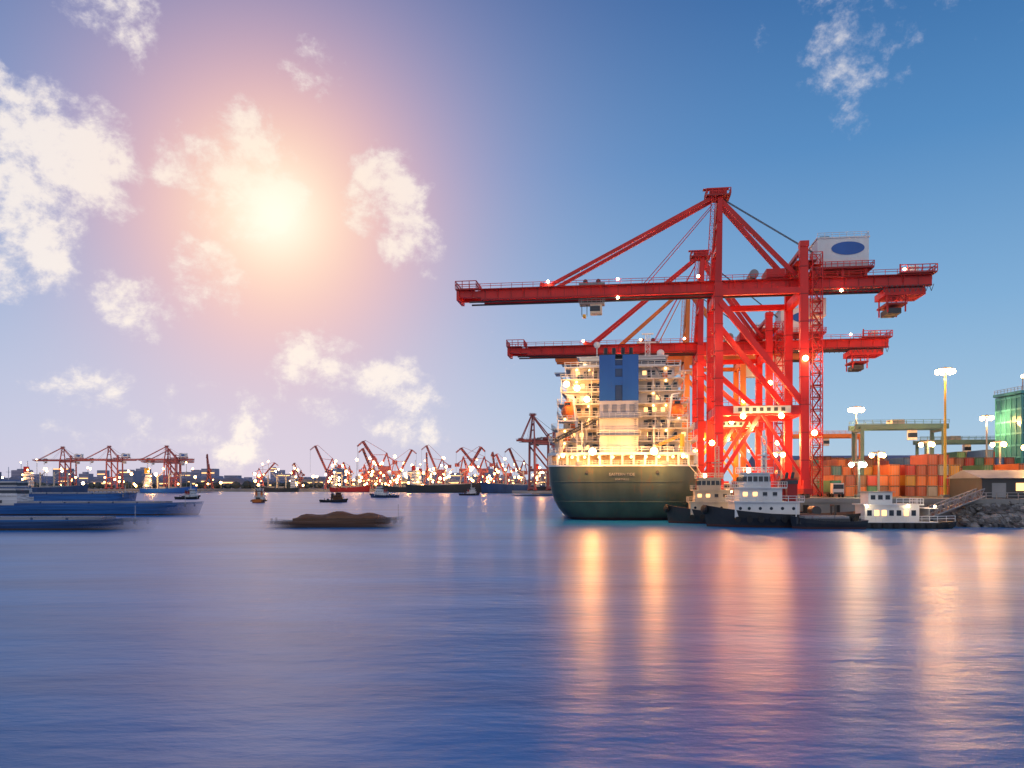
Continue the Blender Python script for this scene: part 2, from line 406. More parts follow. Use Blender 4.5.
for zz in (12.6, 13.0):
    qq = path(16.4, .1, zz)
    for a, b in zip(qq[:-1], qq[1:]): e.beam(a, b, .08, WHT)
r1 = path(16.55, -.05, 14.3); r2 = path(16.55, -.05, 14.85)
n = len(r1)
e.add(r1+r2, [(i, i+1, n+i+1, n+i) for i in range(n-1)] + [tuple(range(n)), tuple(range(n, 2*n))], WHT)
e.rail(path(16.2, .3, 14.85), WHT, 1.1, .09, 1.5)
e.box(-15.8, 15.8, 9, 9.3, 11.2, 14.3, CREAM)
for x in range(-14, 15, 4): 
    e.box(x-.5, x+.5, 8.9, 9, 11.3, 13.4, GRY)
    e.cyl((x+1.6, 3.5, 11.2), (x+1.6, 3.5, 12.4), .35, DGR)
# accommodation
ac = s.part('accommodation_block')
decks = [(15.2, 9.0), (14.6, 9.5), (13.4, 10.5), (13.4, 10.5), (12.6, 11.2), (12.6, 11.2), (11.8, 12)]
z = 14.85
HD = 2.85
for i, (hw, ya) in enumerate(decks):
    ac.box(-hw, hw, ya, 26, z, z+HD-.25, SHW if i % 2 == 0 else CREAM)
    ac.box(-hw-1.3, hw+1.3, ya-2.2, 27, z+HD-.25, z+HD, SHW)
    ac.rail([(-hw-1.3, 26, z+HD), (-hw-1.3, ya-2.2, z+HD), (hw+1.3, ya-2.2, z+HD), (hw+1.3, 26, z+HD)], WHT, 1.05, .08, 1.4)
    k = -hw+1.2
    while k < hw-1:
        if abs(k+.7) > 4.9:
            lit = R.random() < .4
            ac.box(k, k+.9, ya-.04, ya+.1, z+1.0, z+1.95, LWIN if lit else GLS)
            ac.box(k-.08, k+.98, ya-.02, ya+.05, z+.92, z+2.03, GRY)
        k += 1.9
    for sg in (-1, 1):
        ac.box(sg*6.2-.45, sg*6.2+.45, ya-.05, ya+.1, z+.1, z+2.1, DGR)
        yy = ya+1.5
        while yy < 25:
            ac.box(sg*hw-.04, sg*hw+.04, yy, yy+.8, z+1.05, z+1.85, GLS); yy += 2
        # posts
        for xx in (hw+1.1, hw*.55): ac.beam((sg*xx, ya-2.0, z), (sg*xx, ya-2.0, z+HD), .16, WHT)
        # stairs between decks
        xs = sg*(9.2+ (i % 2)*1.2); xe = sg*(12.0 if i % 2 else 7.4)
        for dd in (-.35, .35): ac.beam((xs, ya-1.1+dd, z+.05), (xe, ya-1.1+dd, z+HD), .1, GRY, .25)
        for q in range(9):
            t = q/9; ac.box(xs+(xe-xs)*t-.14, xs+(xe-xs)*t+.14, ya-1.45, ya-.75, z+.1+HD*t, z+.16+HD*t, DGR)
        # vents and lockers on the open deck edges
        ac.box(sg*(hw-2.2)-.6, sg*(hw-2.2)+.6, ya-.8, ya-.05, z+.02, z+1.2, R.choice([GRY, TEAL, ORB]))
    z += HD
br = s.part('bridge_and_masts')
br.box(-16.3, 16.3, 20, 25.5, z-.02, z+.25, WHT)
br.box(-10, 10, 15.5, 25, z+.25, z+2.9, WHT); br.box(-10.05, 10.05, 15.45, 25.05, z+1.2, z+2.2, GLS)
br.box(-10.6, 10.6, 14.9, 25.6, z+2.9, z+3.1, WHT)
br.lattice((6, 20, z+3), (6, 20, z+9), 1.1, WHT, 1.2, .12); br.beam((4, 20, z+7), (8, 20, z+7), .25, WHT); br.beam((4.6, 20, z+9), (7.4, 20, z+9), .3, WHT)
br.cyl((-6, 19, z+3), (-6, 19, z+6), .12, WHT); br.ball((-6, 19, z+6.5), .8, WHT, 12, 8); br.ball((9, 19, z+4.2), .9, WHT, 12, 8)
br.cyl((9, 19, z+3), (9, 19, z+4), .15, WHT)
# funnel
f = s.part('funnel')
fx0, fx1 = -4.9, 3.5
f.box(fx0, fx1, 2.6, 9.2, 14.9, 26.2, SHW)
f.box(fx0-.05, fx0+3.4, 2.5, 9.2, 26.2, 36.2, BLUE); f.box(fx1-3.4, fx1+.05, 2.5, 9.2, 26.2, 36.2, BLUE)
f.box(fx0+3.4, fx1-3.4, 2.75, 9.2, 26.2, 35.2, NAVY)
f.box(fx0+3.4, fx1-3.4, 2.62, 2.8, 29.6, 31.4, BLUE)
f.box(fx0+3.4, fx1-3.4, 2.62, 2.8, 33.2, 33.9, BLUE)
f.box(fx0+.3, fx1-.3, 3.2, 8.6, 36.2, 36.5, DGR)
for xx in (-3.6, -1.8, .2, 2): f.cyl((xx, 5.5, 36.3), (xx, 5.2, 38.2), .42, DGR, 10)
for zz in (18.5, 22.3): f.box(fx0-.5, fx1+.5, 1.4, 2.6, zz, zz+.15, GRY); f.rail([(fx0-.5, 1.4, zz+.15), (fx1+.5, 1.4, zz+.15)], WHT, 1, .08, 1.2)
for k in range(4): f.box(fx0+.8+k*1.9, fx0+1.9+k*1.9, 2.55, 2.62, 23.6, 25.4, GRY)
for k in range(24): f.box(fx1-.9, fx1-.3, 2.40, 2.5, 15.4+k*.44, 15.46+k*.44, GRY)
# lifeboats
lb = s.part('lifeboats_and_davits')
for sg in (-1, 1):
    cx = sg*12.0
    lb.ball((cx, 7.2, 24.3), 1.6, ORB, 14, 10, 1.05, 2.2, 1.0)
    lb.box(cx-.8, cx+.8, 5.2, 8.2, 25.4, 26.4, ORB)
    lb.box(cx-.6, cx+.6, 5.1, 5.3, 25.6, 26.2, GLS)
    for yy in (4.6, 9.6):
        lb.beam((cx-sg*1.9, yy, 20.5), (cx-sg*1.2, yy, 27.6), .35, WHT); lb.beam((cx-sg*1.2, yy, 27.6), (cx+sg*.6, yy, 27.9), .3, WHT)
        lb.beam((cx+sg*.2, yy, 27.8), (cx+sg*.1, yy, 25.6), .1, DGR)
    lb.box(cx-2.3, cx+2.3, 4, 10, 21.9, 22.15, WHT)
    lb.rail([(cx-2.3, 4, 22.15), (cx+2.3, 4, 22.15)], WHT, 1.0, .08, 1)
    for xx in (cx-2.1, cx+2.1): lb.beam((xx, 4.2, 14.9), (xx, 4.2, 22), .22, WHT)
# provision cranes and mooring gear
pc = s.part('provision_crane')
pc.cyl((-13.6, 4, 14.8), (-13.6, 4, 18.2), .6, CREAM, 12); pc.box(-14.5, -12.7, 3.2, 4.8, 18, 19.4, CREAM)
pc.lattice((-15.2, 3.6, 17.4), (-6.2, 2.6, 21.8), .65, DGR, .9, .18)
pc.cyl((12.9, 3, 14.8), (12.9, 3, 18.8), .5, YEL, 12); pc.lattice((12.6, 3, 18.6), (7.4, 2.2, 16.2), .5, YEL, .9, .12)
pc.cyl((-8.7, 1.6, 14.8), (-8.7, 1.6, 21.5), .12, WHT); pc.cyl((6.8, 1, 14.8), (6.8, 1, 20.5), .1, WHT)
for x in (-11, -6, 5, 10):
    pc.box(x-1.1, x+1.1, 4.5, 6.2, 14.9, 16.2, TEAL); pc.cyl((x-1, 4.1, 15.7), (x+1, 4.1, 15.7), .6, GRY, 12)
# stern lamp brackets
for x in (-6.2, 6.7): pc.beam((x, .2, 14.6), (x, -2.6, 15.2), .12, WHT)
# deck cargo forward
cg = s.part('deck_containers')
for yb in (34, 48, 62, 76, 90, 104, 118):
    for i in range(12):
        for k in range(R.randint(1, 3)):
            x = -15.6+i*2.6; cg.box(x, x+2.44, yb, yb+12.2, 12.4+k*2.65, 15.0+k*2.65, R.choice(CCOLS))
# name on the transom
def label(txt, loc, size, mat, parent, rx=math.pi/2, rz=0, nm='name_lettering'):
    c = bpy.data.curves.new(nm, 'FONT'); c.body = txt; c.size = size; c.align_x = 'CENTER'; c.extrude = .03
    c.materials.append(mat); o = bpy.data.objects.new(nm, c); sc.collection.objects.link(o)
    o.parent = parent; o.location = loc; o.rotation_euler = (rx, 0, rz)
label('EASTERN TIDE', (0, -.1, 9.8), .85, GRY, s.e); label('PORTVILLE', (0, .05, 8.8), .6, GRY, s.e, nm='home_port_lettering')
rud = s.part('anchor_fairleads')
for x in (-9, -4.5, 4.5, 9): rud.box(x-.6, x+.6, -.02, .9, 12.15, 12.9, GRY)
for x in (-7.5, 7.5): rud.cyl((x, .2, 10.6), (x, -.12+abs(x)*.02, 10.6), .35, DGR, 12)
# ship lamps
sl = s.part('deck_lamps')
for x in (-14, -11, -8.2, -5, -2, 2, 5.2, 8, 11, 14): sl.ball((x, 4.2, 13.95), .27, LWD)
for p in [(-12.8, 1.0, 14.2), (13.0, 1.2, 14.0)]: sl.ball(p, .42, LW)
for p in [(-6.2, -2.6, 14.9), (6.7, -2.6, 14.9)]: sl.ball(p, .8, LW)
for i in range(7):
    zz = 14.85+i*HD+2.35
    for x in (-13, -10.4, -7.6, 7, 9.8, 12.6):
        if abs(x) < decks[i][0] and R.random() < .42: sl.ball((x, decks[i][1]-.5, zz), .22, LWS)
for p in [(-10, 6.0, 29.5), (-7.8, 6.3, 27), (-12.4, 6.5, 30.5)]: sl.ball(p, .7, LW)
for x in (-10, 10): s.light((x, 4.6, 13.6), 700, (1, .42, .10), .3); 
s.light((0, 3.4, 13.4), 500, (1, .42, .10), .3)
s.light((-6.2, -4.4, 15.0), 8000, (1, .42, .10), .5); s.light((6.7, -4.4, 15.0), 8000, (1, .42, .10), .5)
s.light((-9.5, 2.0, 28.5), 2600, (1, .42, .10), .4)
s.light((9.2, 4.0, 27.5), 450, (1, .55, .22), .3); s.light((8.5, 4.4, 18.5), 260, (1, .5, .18), .3)
s.light((-9, 9, 37), 500, (1, .66, .36), .3)
# mooring lines
ml = s.part('mooring_lines')
for a, b in [((15.6, 1.5, 12.2), (19.0, -4, QZ+.4)), ((14, .8, 12.2), (19.2, -5, QZ+.4)), ((16.4, 8, 12.2), (19, 20, QZ+.4))]: ml.beam(a, b, .12, CREAM)

# ------------------------------------------------------------------ small craft
def hull(B_, L, W, H, mat, deckmat, sheer=1.0, boot=None, stern=.75, full=.55):
    us = [0, .02, .08, .2, .4, .6, .75, .85, .92, .97, 1.0]
    def wd(u):
        if u < .2: return stern+(1-stern)*math.sin(u/.2*math.pi/2)
        if u > full: return max(0.0, 1-((u-full)/(1-full))**2.2)
        return 1
    def ring(kw, kl, z, top=0):
        hf = [((u-.5)*L*kl, wd(u)*W/2*kw, z+top*sheer*(max(0, u-.4)/.6)**2 + top*sheer*.25*(max(0, .25-u)/.25)**2) for u in us]
        return hf + [(x, -y, zz) for x, y, zz in reversed(hf[:-1])]
    rs = [ring(.78, .92, -.6), ring(.86, .95, .05), ring(.9, .96, .35, .1), ring(.97, .98, H*.6, .6), ring(1, 1, H, 1)]
    loft(B_, rs[:3], boot or mat, False); loft(B_, rs[2:], mat, False)
    loft(B_, [rs[-1], ring(.95, .985, H, 1), ring(.94, .98, H-.6, 1)], deckmat)
def tug(loc, rot, scale=1.0, hm=None, wm=None, fm=None, power=0, name='tugboat'):
    hm = hm or BLK; wm = wm or WHT; fm = fm or REDD
    g = G(name, loc, rot, scale)
    h = g.part('hull'); hull(h, 29, 9, 2.4, hm, WOODD, 1.7, BOOT)
    for i in range(11):
        x = -12+i*2.1; 
        for sg in (-1, 1): h.cyl((x, sg*4.45, 1.5), (x, sg*4.85, 1.5), .55, RUB, 12)
    h.ball((14.3, 0, 3.2), 1.0, RUB, 10, 6, .6, 1.8, .9)
    d = g.part('deckhouse')
    d.box(-2.5, 9.2, -3.1, 3.1, 1.8, 4.6, wm); d.box(-3.2, 9.6, -3.5, 3.5, 4.6, 4.8, wm)
    d.box(0.5, 8.2, -2.5, 2.5, 4.8, 7.2, wm); d.box(-.2, 8.8, -3.2, 3.2, 7.2, 7.4, wm)
    d.box(2.6, 7.4, -2.1, 2.1, 7.4, 9.9, wm); d.box(2.1, 7.9, -2.5, 2.5, 9.9, 10.1, wm)
    d.box(2.52, 7.48, -2.16, 2.16, 8.35, 9.4, GLS)
    for k in range(5): 
        for sg in (-1, 1): d.box(2.75+k*.98, 2.9+k*.98, sg*2.2-.04, sg*2.2+.04, 8.3, 9.45, wm)
    for x in (-1.4, .6, 2.6, 4.6, 6.6, 8.2):
        for sg in (-1, 1): d.cyl((x, sg*3.05, 3.5), (x, sg*3.14, 3.5), .3, GLS, 12)
    for x in (1.4, 3.2, 5.0, 6.8):
        for sg in (-1, 1): d.box(x, x+.8, sg*2.5-.04, sg*2.5+.04, 5.7, 6.5, LWIN if (x > 4 and power) else GLS)
    d.box(-.9, -.1, -3.14, -3.05, 2.0, 4.0, GRY)
    for zz, x0, x1, y in ((4.8, -3.2, 9.6, 3.5), (7.4, -.2, 8.8, 3.2), (10.1, 2.1, 7.9, 2.5)):
        d.rail([(x0, -y, zz), (x1, -y, zz), (x1, y, zz), (x0, y, zz), (x0, -y, zz)], wm, 1.0, .09, 1.3)
    m = g.part('mast_and_funnels')
    for sg in (-1, 1):
        m.box(-2.2, -.4, sg*2.0-.7, sg*2.0+.7, 4.8, 9.0, fm); m.box(-2.3, -.3, sg*2.0-.8, sg*2.0+.8, 8.0, 8.7, DGR)
        m.cyl((-1.4, sg*2, 9), (-1.6, sg*2, 10.2), .3, DGR)
    m.lattice((3.2, 0, 10), (3.2, 0, 17), .8, wm, 1.1, .12); m.beam((3.2, -2, 14), (3.2, 2, 14), .15, wm); m.cyl((3.2, 0, 17), (3.2, 0, 19.5), .07, wm)
    m.box(2.3, 4.1, -.9, .9, 12.6, 12.75, wm); m.beam((2.2, 0, 13.4), (4.4, 0, 13.4), .25, wm)
    m.cyl((5.8, -1.2, 10.1), (5.8, -1.2, 11), .3, LC if power else GRY)
    m.cyl((-6, -1.5, 3.0), (-6, 1.5, 3.0), .9, DGR, 14); m.box(-7, -5, -1.8, 1.8, 1.8, 2.4, GRY); m.beam((-9.5, -1.2, 1.8), (-9.5, -1.2, 4.0), .3, DGR); m.beam((-9.5, 1.2, 1.8), (-9.5, 1.2, 4), .3, DGR); m.beam((-9.5, -1.4, 4), (-9.5, 1.4, 4), .3, DGR)
    if power:
        m.ball((-.2, -3.3, 7.0), .25, LC); m.ball((6, -3.3, 4.4), .25, LW)
        g.light((-.5, -4.2, 6.4), power, (1, .72, .44), .25); g.light((7, -4.4, 5), power*.6, (1, .66, .38), .25)
    return g
tug((50.5, 150, 0), math.radians(176), 1.0, power=280)
tug((44.8, 163.0, 0), math.radians(172), .92, BLK, CREAM, REDD, power=160)

def barge(name, loc, rot, L, W, H, hm, cargo=None, house=True, hm2=None, moving=0):
    g = G(name, loc, rot)
    wht, gry, gls, dgr, boot = WHT, GRY, GLS, DGR, BOOT
    if moving:
        F = L*moving
        cols = {id(BRN): (.15, .07, .035), id(BBLUE): (.02, .14, .42), id(NAVY): (.03, .08, .2), id(BLUE): (.02, .12, .42)}
        mk = lambda nm, c: paint(name+'_'+nm, c, .6, .5, .8, (.3, .3, .32), .3, fade=F)
        hc = cols.get(id(hm), (.1, .1, .1)); hm = mk('moving_hull', hc); hm2 = mk('moving_coaming', cols.get(id(hm2), hc))
        if cargo: cargo = mk('moving_cargo', (.2, .085, .03))
        wht = mk('moving_white', (.75, .76, .78)); gry = mk('moving_grey', (.3, .32, .36)); gls = mk('moving_glass', (.05, .07, .1)); dgr = gry; boot = mk('moving_boot', (.1, .06, .05))
    h = g.part('hull'); hull(h, L, W, H, hm, gry, .9, boot, .85, .8)
    c = g.part('hold_and_cargo')
    c.box(-L*.26, L*.36, -W*.38, W*.38, H-.6, H+.5, hm2 or hm)
    if cargo:
        n = 18; m = 8; vs = []; fs = []
        for i in range(n+1):
            for j in range(m+1):
                u = i/n; v = j/m
                zz = H+.5+1.3*(math.sin(u*math.pi)**.5)*(math.sin(v*math.pi)**.7)*(.75+.25*math.sin(u*17))+R.uniform(-.08, .08)
                vs.append((-L*.25+u*L*.6, (v-.5)*W*.72, zz))
        for i in range(n):
            for j in range(m): k = i*(m+1)+j; fs.append((k, k+m+1, k+m+2, k+1))
        c.add(vs, fs, cargo)
    else:
        for i in range(6): c.box(-L*.25+i*L*.1, -L*.25+(i+.92)*L*.1, -W*.36, W*.36, H+.5, H+.9, gry)
    if house:
        w = g.part('wheelhouse')
        x0 = -L*.40 if moving else -L*.46
        w.box(x0, x0+L*.15, -W*.36, W*.36, H-.6, H+2.0, wht); w.box(x0+.6, x0+L*.15-.8, -W*.28, W*.28, H+2.0, H+4.4, wht)
        w.box(x0+.54, x0+L*.15-.74, -W*.285, W*.285, H+2.9, H+3.8, gls); w.box(x0+.2, x0+L*.15-.4, -W*.32, W*.32, H+4.4, H+4.6, hm)
        for k in range(3): 
            for sg in (-1, 1): w.box(x0+1+k*1.8, x0+1.9+k*1.8, sg*W*.36-.04, sg*W*.36+.04, H+.5, H+1.3, gls)
        w.cyl((x0+2, 0, H+4.6), (x0+2, 0, H+8.5), .1, wht); w.beam((x0+2, -1.2, H+7), (x0+2, 1.2, H+7), .1, wht)
        w.rail([(x0, -W*.36, H+2), (x0+L*.15, -W*.36, H+2)], wht, 1, .09, 1.2)
    r = g.part('rails_and_bitts')
    for x in (-L*.4, L*.4, L*.44):
        for sg in (-1, 1): r.cyl((x, sg*W*.3, H-.5), (x, sg*W*.3, H+.5), .22, dgr)
    r.cyl((L*.42, 0, H), (L*.42, 0, H+3), .1, wht)
    return g
barge('cargo_barge', (-111, 208, 0), 0, 62, 10, 2.6, BBLUE, None, True, BLUE, 1.2)
barge('cargo_barge', (-92, 141, 0), math.radians(2), 60, 8, 1.3, NAVY, None, False, BBLUE, 1.02)
barge('sand_barge', (-33, 149, 0), math.radians(3), 28, 6, 1.2, BRN, BRN, False, BRN, .98)
barge('cargo_barge', (-135, 240, 0), math.radians(-2), 46, 10, 4.6, BBLUE, None, True, BLUE, 1.5)
tug((-109, 345, 0), math.radians(100), .55, ORG, WHT, ORG)
tug((-78, 350, 0), 0, .42, BLK, BRN, BLK)
tug((-75, 470, 0), math.radians(170), .6, NAVY, WHT, REDD)
tug((-30, 560, 0), math.radians(10), .5, BLK, WHT, REDD)
tug((-170, 420, 0), math.radians(60), .5, BLK, WHT, REDD)

# pontoon office
g = G('mooring_pontoon', (70.8, 145.5, 0), math.radians(-2))
p = g.part('pontoon_hull'); p.box(-8.6, 5, -3, 3, -.5, 1.1, BLK)
p.add([(5, -3, -.5), (5, 3, -.5), (8.6, 2, .3), (8.6, -2, .3), (5, -3, 1.15), (5, 3, 1.15), (8.8, 2.2, 1.3), (8.8, -2.2, 1.3)], [(0,1,2,3),(4,7,6,5),(0,3,7,4),(1,5,6,2),(3,2,6,7)], BLK)
p.box(-8.7, 5.1, -3.1, 3.1, 1.1, 1.25, WHT)
for i in range(9): p.cyl((-8+i*1.9, -3.1, .6), (-8+i*1.9, -3.45, .6), .5, RUB, 12)
c = g.part('cabin'); c.box(-7.4, 2.2, -2.2, 2.2, 1.25, 4.2, WHT); c.box(-7.8, 2.8, -2.7, 2.7, 4.2, 4.4, WHT)
c.box(-6.6, -2.4, -1.8, 1.8, 4.4, 6.5, WHT); c.box(-7, -2, -2.2, 2.2, 6.5, 6.65, GRY)
for k in range(7): c.box(-7+k*1.3, -6.2+k*1.3, -2.24, -2.1, 2.3, 3.3, LWIN if k in (1, 2, 5) else GLS)
for k in range(3): c.box(-6.2+k*1.3, -5.4+k*1.3, -1.84, -1.7, 5.2, 6.0, GLS)
c.rail([(-2, -2.6, 4.4), (2.7, -2.6, 4.4), (2.7, 2.6, 4.4)], WHT, 1, .09, 1)
c.rail([(-8.6, -3, 1.25), (5, -3, 1.25), (8.6, -2, 1.3)], WHT, 1, .09, 1.3)
for x in (-7.3, 0, 4.6): c.ball((x, -2.9, 4.0), .2, LC)
c.box(3.6, 3.75, -2.8, 2.8, 1.25, 3.6, GRY); c.box(2.8, 5.2, -2.8, 2.8, 3.6, 3.72, WHT)
g.light((-7.6, -4.2, 4.2), 110, (1, .75, .45), .25); g.light((3.5, -4.2, 4.2), 110, (1, .7, .4), .25)
# gangway
g = G('gangway_bridge', (0, 0, 0)); gg = g.part('truss')
P0, P1 = Vector((76.5, 147.5, 1.9)), Vector((90.5, 154.5, 5.6))
for dy in (-.8, .8):
    o = Vector((-.45*dy, .9*dy, 0))
    gg.beam(P0+o, P1+o, .22, GRY); gg.beam(P0+o+Vector((0, 0, 1.5)), P1+o+Vector((0, 0, 1.5)), .18, GRY)
    for i in range(12):
        a = P0+(P1-P0)*(i/12)+o; b = P0+(P1-P0)*((i+1)/12)+o; up = Vector((0, 0, 1.5))
        gg.beam(a, a+up, .1, GRY); gg.beam(a if i % 2 else a+up, b+up if i % 2 else b, .09, GRY)
gg.beam(P0, P1, 1.5, WOODD, .1)
barge('work_barge', (56.5, 143.5, 0), math.radians(178), 13, 5, 1.4, BLK, None, False, DGR)

# ------------------------------------------------------------------ land
def xy(a, b): q = port(a, b); return (q[0], q[1])
edge_pts = [xy(18.6, 700), xy(18.6, -6), (80, 158.5), (87, 154), (96, 151.5), (140, 149), (400, 140), (2500, 130), (2500, 3000), (300, 3000)]
g = G('quay_ground'); q = g.part('quay_deck')
n = len(edge_pts)
q.add([(x, y, QZ) for x, y in edge_pts], [tuple(range(n))], CONC)
w = g.part('quay_wall')
for (x0, y0), (x1, y1) in zip(edge_pts[:7], edge_pts[1:8]):
    w.add([(x0, y0, -1), (x1, y1, -1), (x1, y1, QZ), (x0, y0, QZ)], [(0, 1, 2, 3)], CONC)
    w.beam((x0, y0, QZ-.3), (x1, y1, QZ-.3), .5, CONC, .9)
    L = math.hypot(x1-x0, y1-y0); k = 0
    if y0 > 150 and L < 800 and x0 < 88:
        while k < min(L, 300):
            t = (k if x0 < 60 and y0 < 200 else L-k)/L
            xx, yy = x0+(x1-x0)*t, y0+(y1-y0)*t
            w.cyl((xx, yy-.4, .4), (xx, yy-.4, 3.8), .55, RUB, 8); k += 6
for aa in (21, 39):
    a0 = port(aa, -4, QZ+.05); a1 = port(aa, 300, QZ+.05); w.beam(a0, a1, .15, GRY, .12)
bo = g.part('bollards')
for b_ in range(-4, 200, 12):
    x, y, z_ = port(19.4, b_, QZ); bo.cyl((x, y, z_), (x, y, z_+.6), .22, YEL); bo.cyl((x, y, z_+.6), (x, y, z_+.8), .36, YEL)
q2 = G('yard_pavement'); yp = q2.part('asphalt')
c4 = [port(44, 10), port(160, -2), port(160, 240), port(44, 240)]
yp.add([(x, y, QZ+.006) for x, y, _ in c4], [(0, 1, 2, 3)], ASPH)
for k in range(6):
    a0 = port(47+k*18, 12, 0); a1 = port(47+k*18, 230, 0)
    yp.beam((a0[0], a0[1], QZ+.006), (a1[0], a1[1], QZ+.006), .25, YEL, .02)
# rocks
g = G('rock_revetment'); rk = g.part('rocks')
def rock(c, r):
    n, m = 7, 5; vs = []; fs = []
    sx, sy, sz = R.uniform(.8, 1.3), R.uniform(.8, 1.3), R.uniform(.55, .9)
    for i in range(m+1):
        ph = math.pi*i/m
        for j in range(n):
            th = 2*math.pi*j/n+.3*i; k = r*R.uniform(.75, 1.15)
            vs.append((c[0]+k*sx*math.sin(ph)*math.cos(th), c[1]+k*sy*math.sin(ph)*math.sin(th), c[2]+k*sz*math.cos(ph)))
    for i in range(m):
        for j in range(n): fs.append((i*n+j, (i+1)*n+j, (i+1)*n+(j+1) % n, i*n+(j+1) % n))
    rk.add(vs, fs, R.choice([ROCK, ROCK, CONC]))
for i in range(1500):
    x = R.uniform(84, 190); v = R.random()
    yb = 155-(x-84)*.25 if x < 96 else 151.8-(x-96)*.055
    rock((x, yb-7.5*(1-v)+.8, -.2+4.9*v), R.uniform(.45, 1.15))
rk.add([(83, 148, -.8), (190, 138, -.8), (190, 147, 4.6), (84, 156, 4.6)], [(0, 1, 2, 3)], ROCK)
# waterfront shed and wall
g = G('waterfront_shed', (97.5, 166, QZ), math.radians(-4)); w = g.part('walls')
w.box(0, 70, 0, 14, 0, 4.2, DGR); w.add([(-.6, -.8, 4.2), (70.6, -.8, 4.2), (70.6, 7, 6.0), (-.6, 7, 6.0), (70.6, 14.8, 4.2), (-.6, 14.8, 4.2)], [(0,1,2,3),(3,2,4,5),(0,3,5),(1,4,2)], GRY)
for k in range(14): w.box(2+k*4.8, 4.8+k*4.8, -.06, .1, .2 if k % 3 == 0 else 1.6, 3.2, GRY if k % 3 == 0 else (LWIN if k % 4 == 1 else GLS))
g = G('quay_fence', (88, 155.5, QZ), math.radians(-4)); w = g.part('rails'); w.rail([(0, 0, 0), (60, 0, 0)], GRY, 1.3, .12, 2)
# container stacks
def stack(a0, a1, b0, rows, hmax, hmin=2):
    x, y, z_ = port(a0, b0, QZ)
    g = G('container_stack', (x, y, z_), ROT); c = g.part('containers')
    nx = int((a1-a0)/2.6)
    for r in range(rows):
        hh = R.randint(hmin, hmax)
        for i in range(nx):
            if R.random() < .45: hh = R.randint(hmin, hmax)
            for k in range(hh):
                m = R.choice(CCOLS[:2]*2+CCOLS); X = i*2.6; Y = r*12.7; Z = k*2.62+.02
                c.box(X, X+2.44, Y, Y+12.2, Z, Z+2.56, m)
                for q_ in (.12, 2.24): c.box(X+q_, X+q_+.1, Y-.05, Y, Z+.05, Z+2.5, DGR)
                for q_ in (.7, 1.1, 1.4, 1.8): c.beam((X+q_, Y-.04, Z+.1), (X+q_, Y-.04, Z+2.45), .05, GRY)
                c.box(X+.1, X+2.34, Y-.03, Y, Z+2.3, Z+2.5, DGR)
stack(52, 68, 34, 2, 3, 2); stack(70, 86, 38, 3, 4, 2); stack(53, 78, 76, 3, 4, 3); stack(82, 112, 66, 3, 5, 3); stack(90, 104, 30, 2, 3, 2)
stack(106, 130, 40, 2, 4, 3); stack(116, 150, 76, 2, 5, 3); stack(62, 100, 130, 2, 5, 4)
# RTG
def rtg(a, b, wdt=21, h=19.5, mat=TEAL):
    g = G('rubber_tyred_gantry', port(a, b, QZ), ROT); t = g.part('frame')
    for x in (0, wdt):
        for y in (0, 8): t.beam((x, y, 1), (x, y, h), .8, mat); t.cyl((x-.3, y, .7), (x+.3, y, .7), .7, RUB, 12)
        t.beam((x, -1, 1.6), (x, 9, 1.6), .8, mat, .9); t.beam((x, 0, h-1), (x, 8, h-1), .6, mat)
    for y in (1, 7): t.beam((-1.5, y, h), (wdt+1.5, y, h), .9, mat, 1.3); t.rail([(-1.5, y-.5, h+.7), (wdt+1.5, y-.5, h+.7)], mat, 1, .1, 2)
    t.box(8, 11, 1.5, 6.5, h+.7, h+1.9, GRY); t.box(12.4, 14.2, 2, 4, h-3.4, h-.9, WHT); t.box(12.35, 14.25, 1.95, 3.2, h-2.8, h-1.6, GLS)
    t.box(-1.5, 0, 2, 6, 2, 4.4, WHT)
    for x in (0, wdt): t.ball((x, .2, h-1.2), .25, LC)
rtg(62, 46, 20, 18); rtg(96, 98, 24, 16.5, TEAL); rtg(58, 120, 24, 20, ORG)
# lamp masts
def mast(loc, h, n=4, mat=None, power=3000, name='floodlight_mast', col=(1, .48, .15)):
    g = G(name, loc); p = g.part('pole'); p.cyl((0, 0, 0), (0, 0, h), .36, YEL if h > 25 else GRY, 10, r2=.18); p.box(-.8, .8, -.8, .8, 0, .6, CONC)
    p.cyl((0, 0, h-.6), (0, 0, h-.3), 1.5, GRY, 12)
    l = g.part('lamp_heads')
    for i in range(n):
        t = 2*math.pi*i/n+.4; x, y = 1.6*math.cos(t), 1.6*math.sin(t)
        l.beam((x*.7, y*.7, h-.45), (x*1.1, y*1.1, h-.7), .6, GRY, .35); l.ball((x, y, h-1.1), .62, mat or LW)
    g.light((0, 0, h-2.4), power, col, .7)
mast((98, 181, QZ), 29.5, 6, LW, 34000); mast((92.5, 215, QZ), 24, 6, LW, 20000); mast((136.5, 230, QZ), 23, 4, LW, 20000)
mast((78.5, 181, QZ), 8.5, 3, LG, 1400, 'street_lamp', (.8, 1, .7)); mast((112, 172, QZ), 12, 3, LW, 4000, 'street_lamp')
mast((104, 200, QZ), 14, 3, LW, 3000, 'street_lamp'); mast((88, 192, QZ), 11, 3, LW, 2500, 'street_lamp'); mast((122, 200, QZ), 14, 3, LW, 3000, 'street_lamp')
mast((64, 190, QZ), 11, 3, LW, 2500, 'street_lamp')
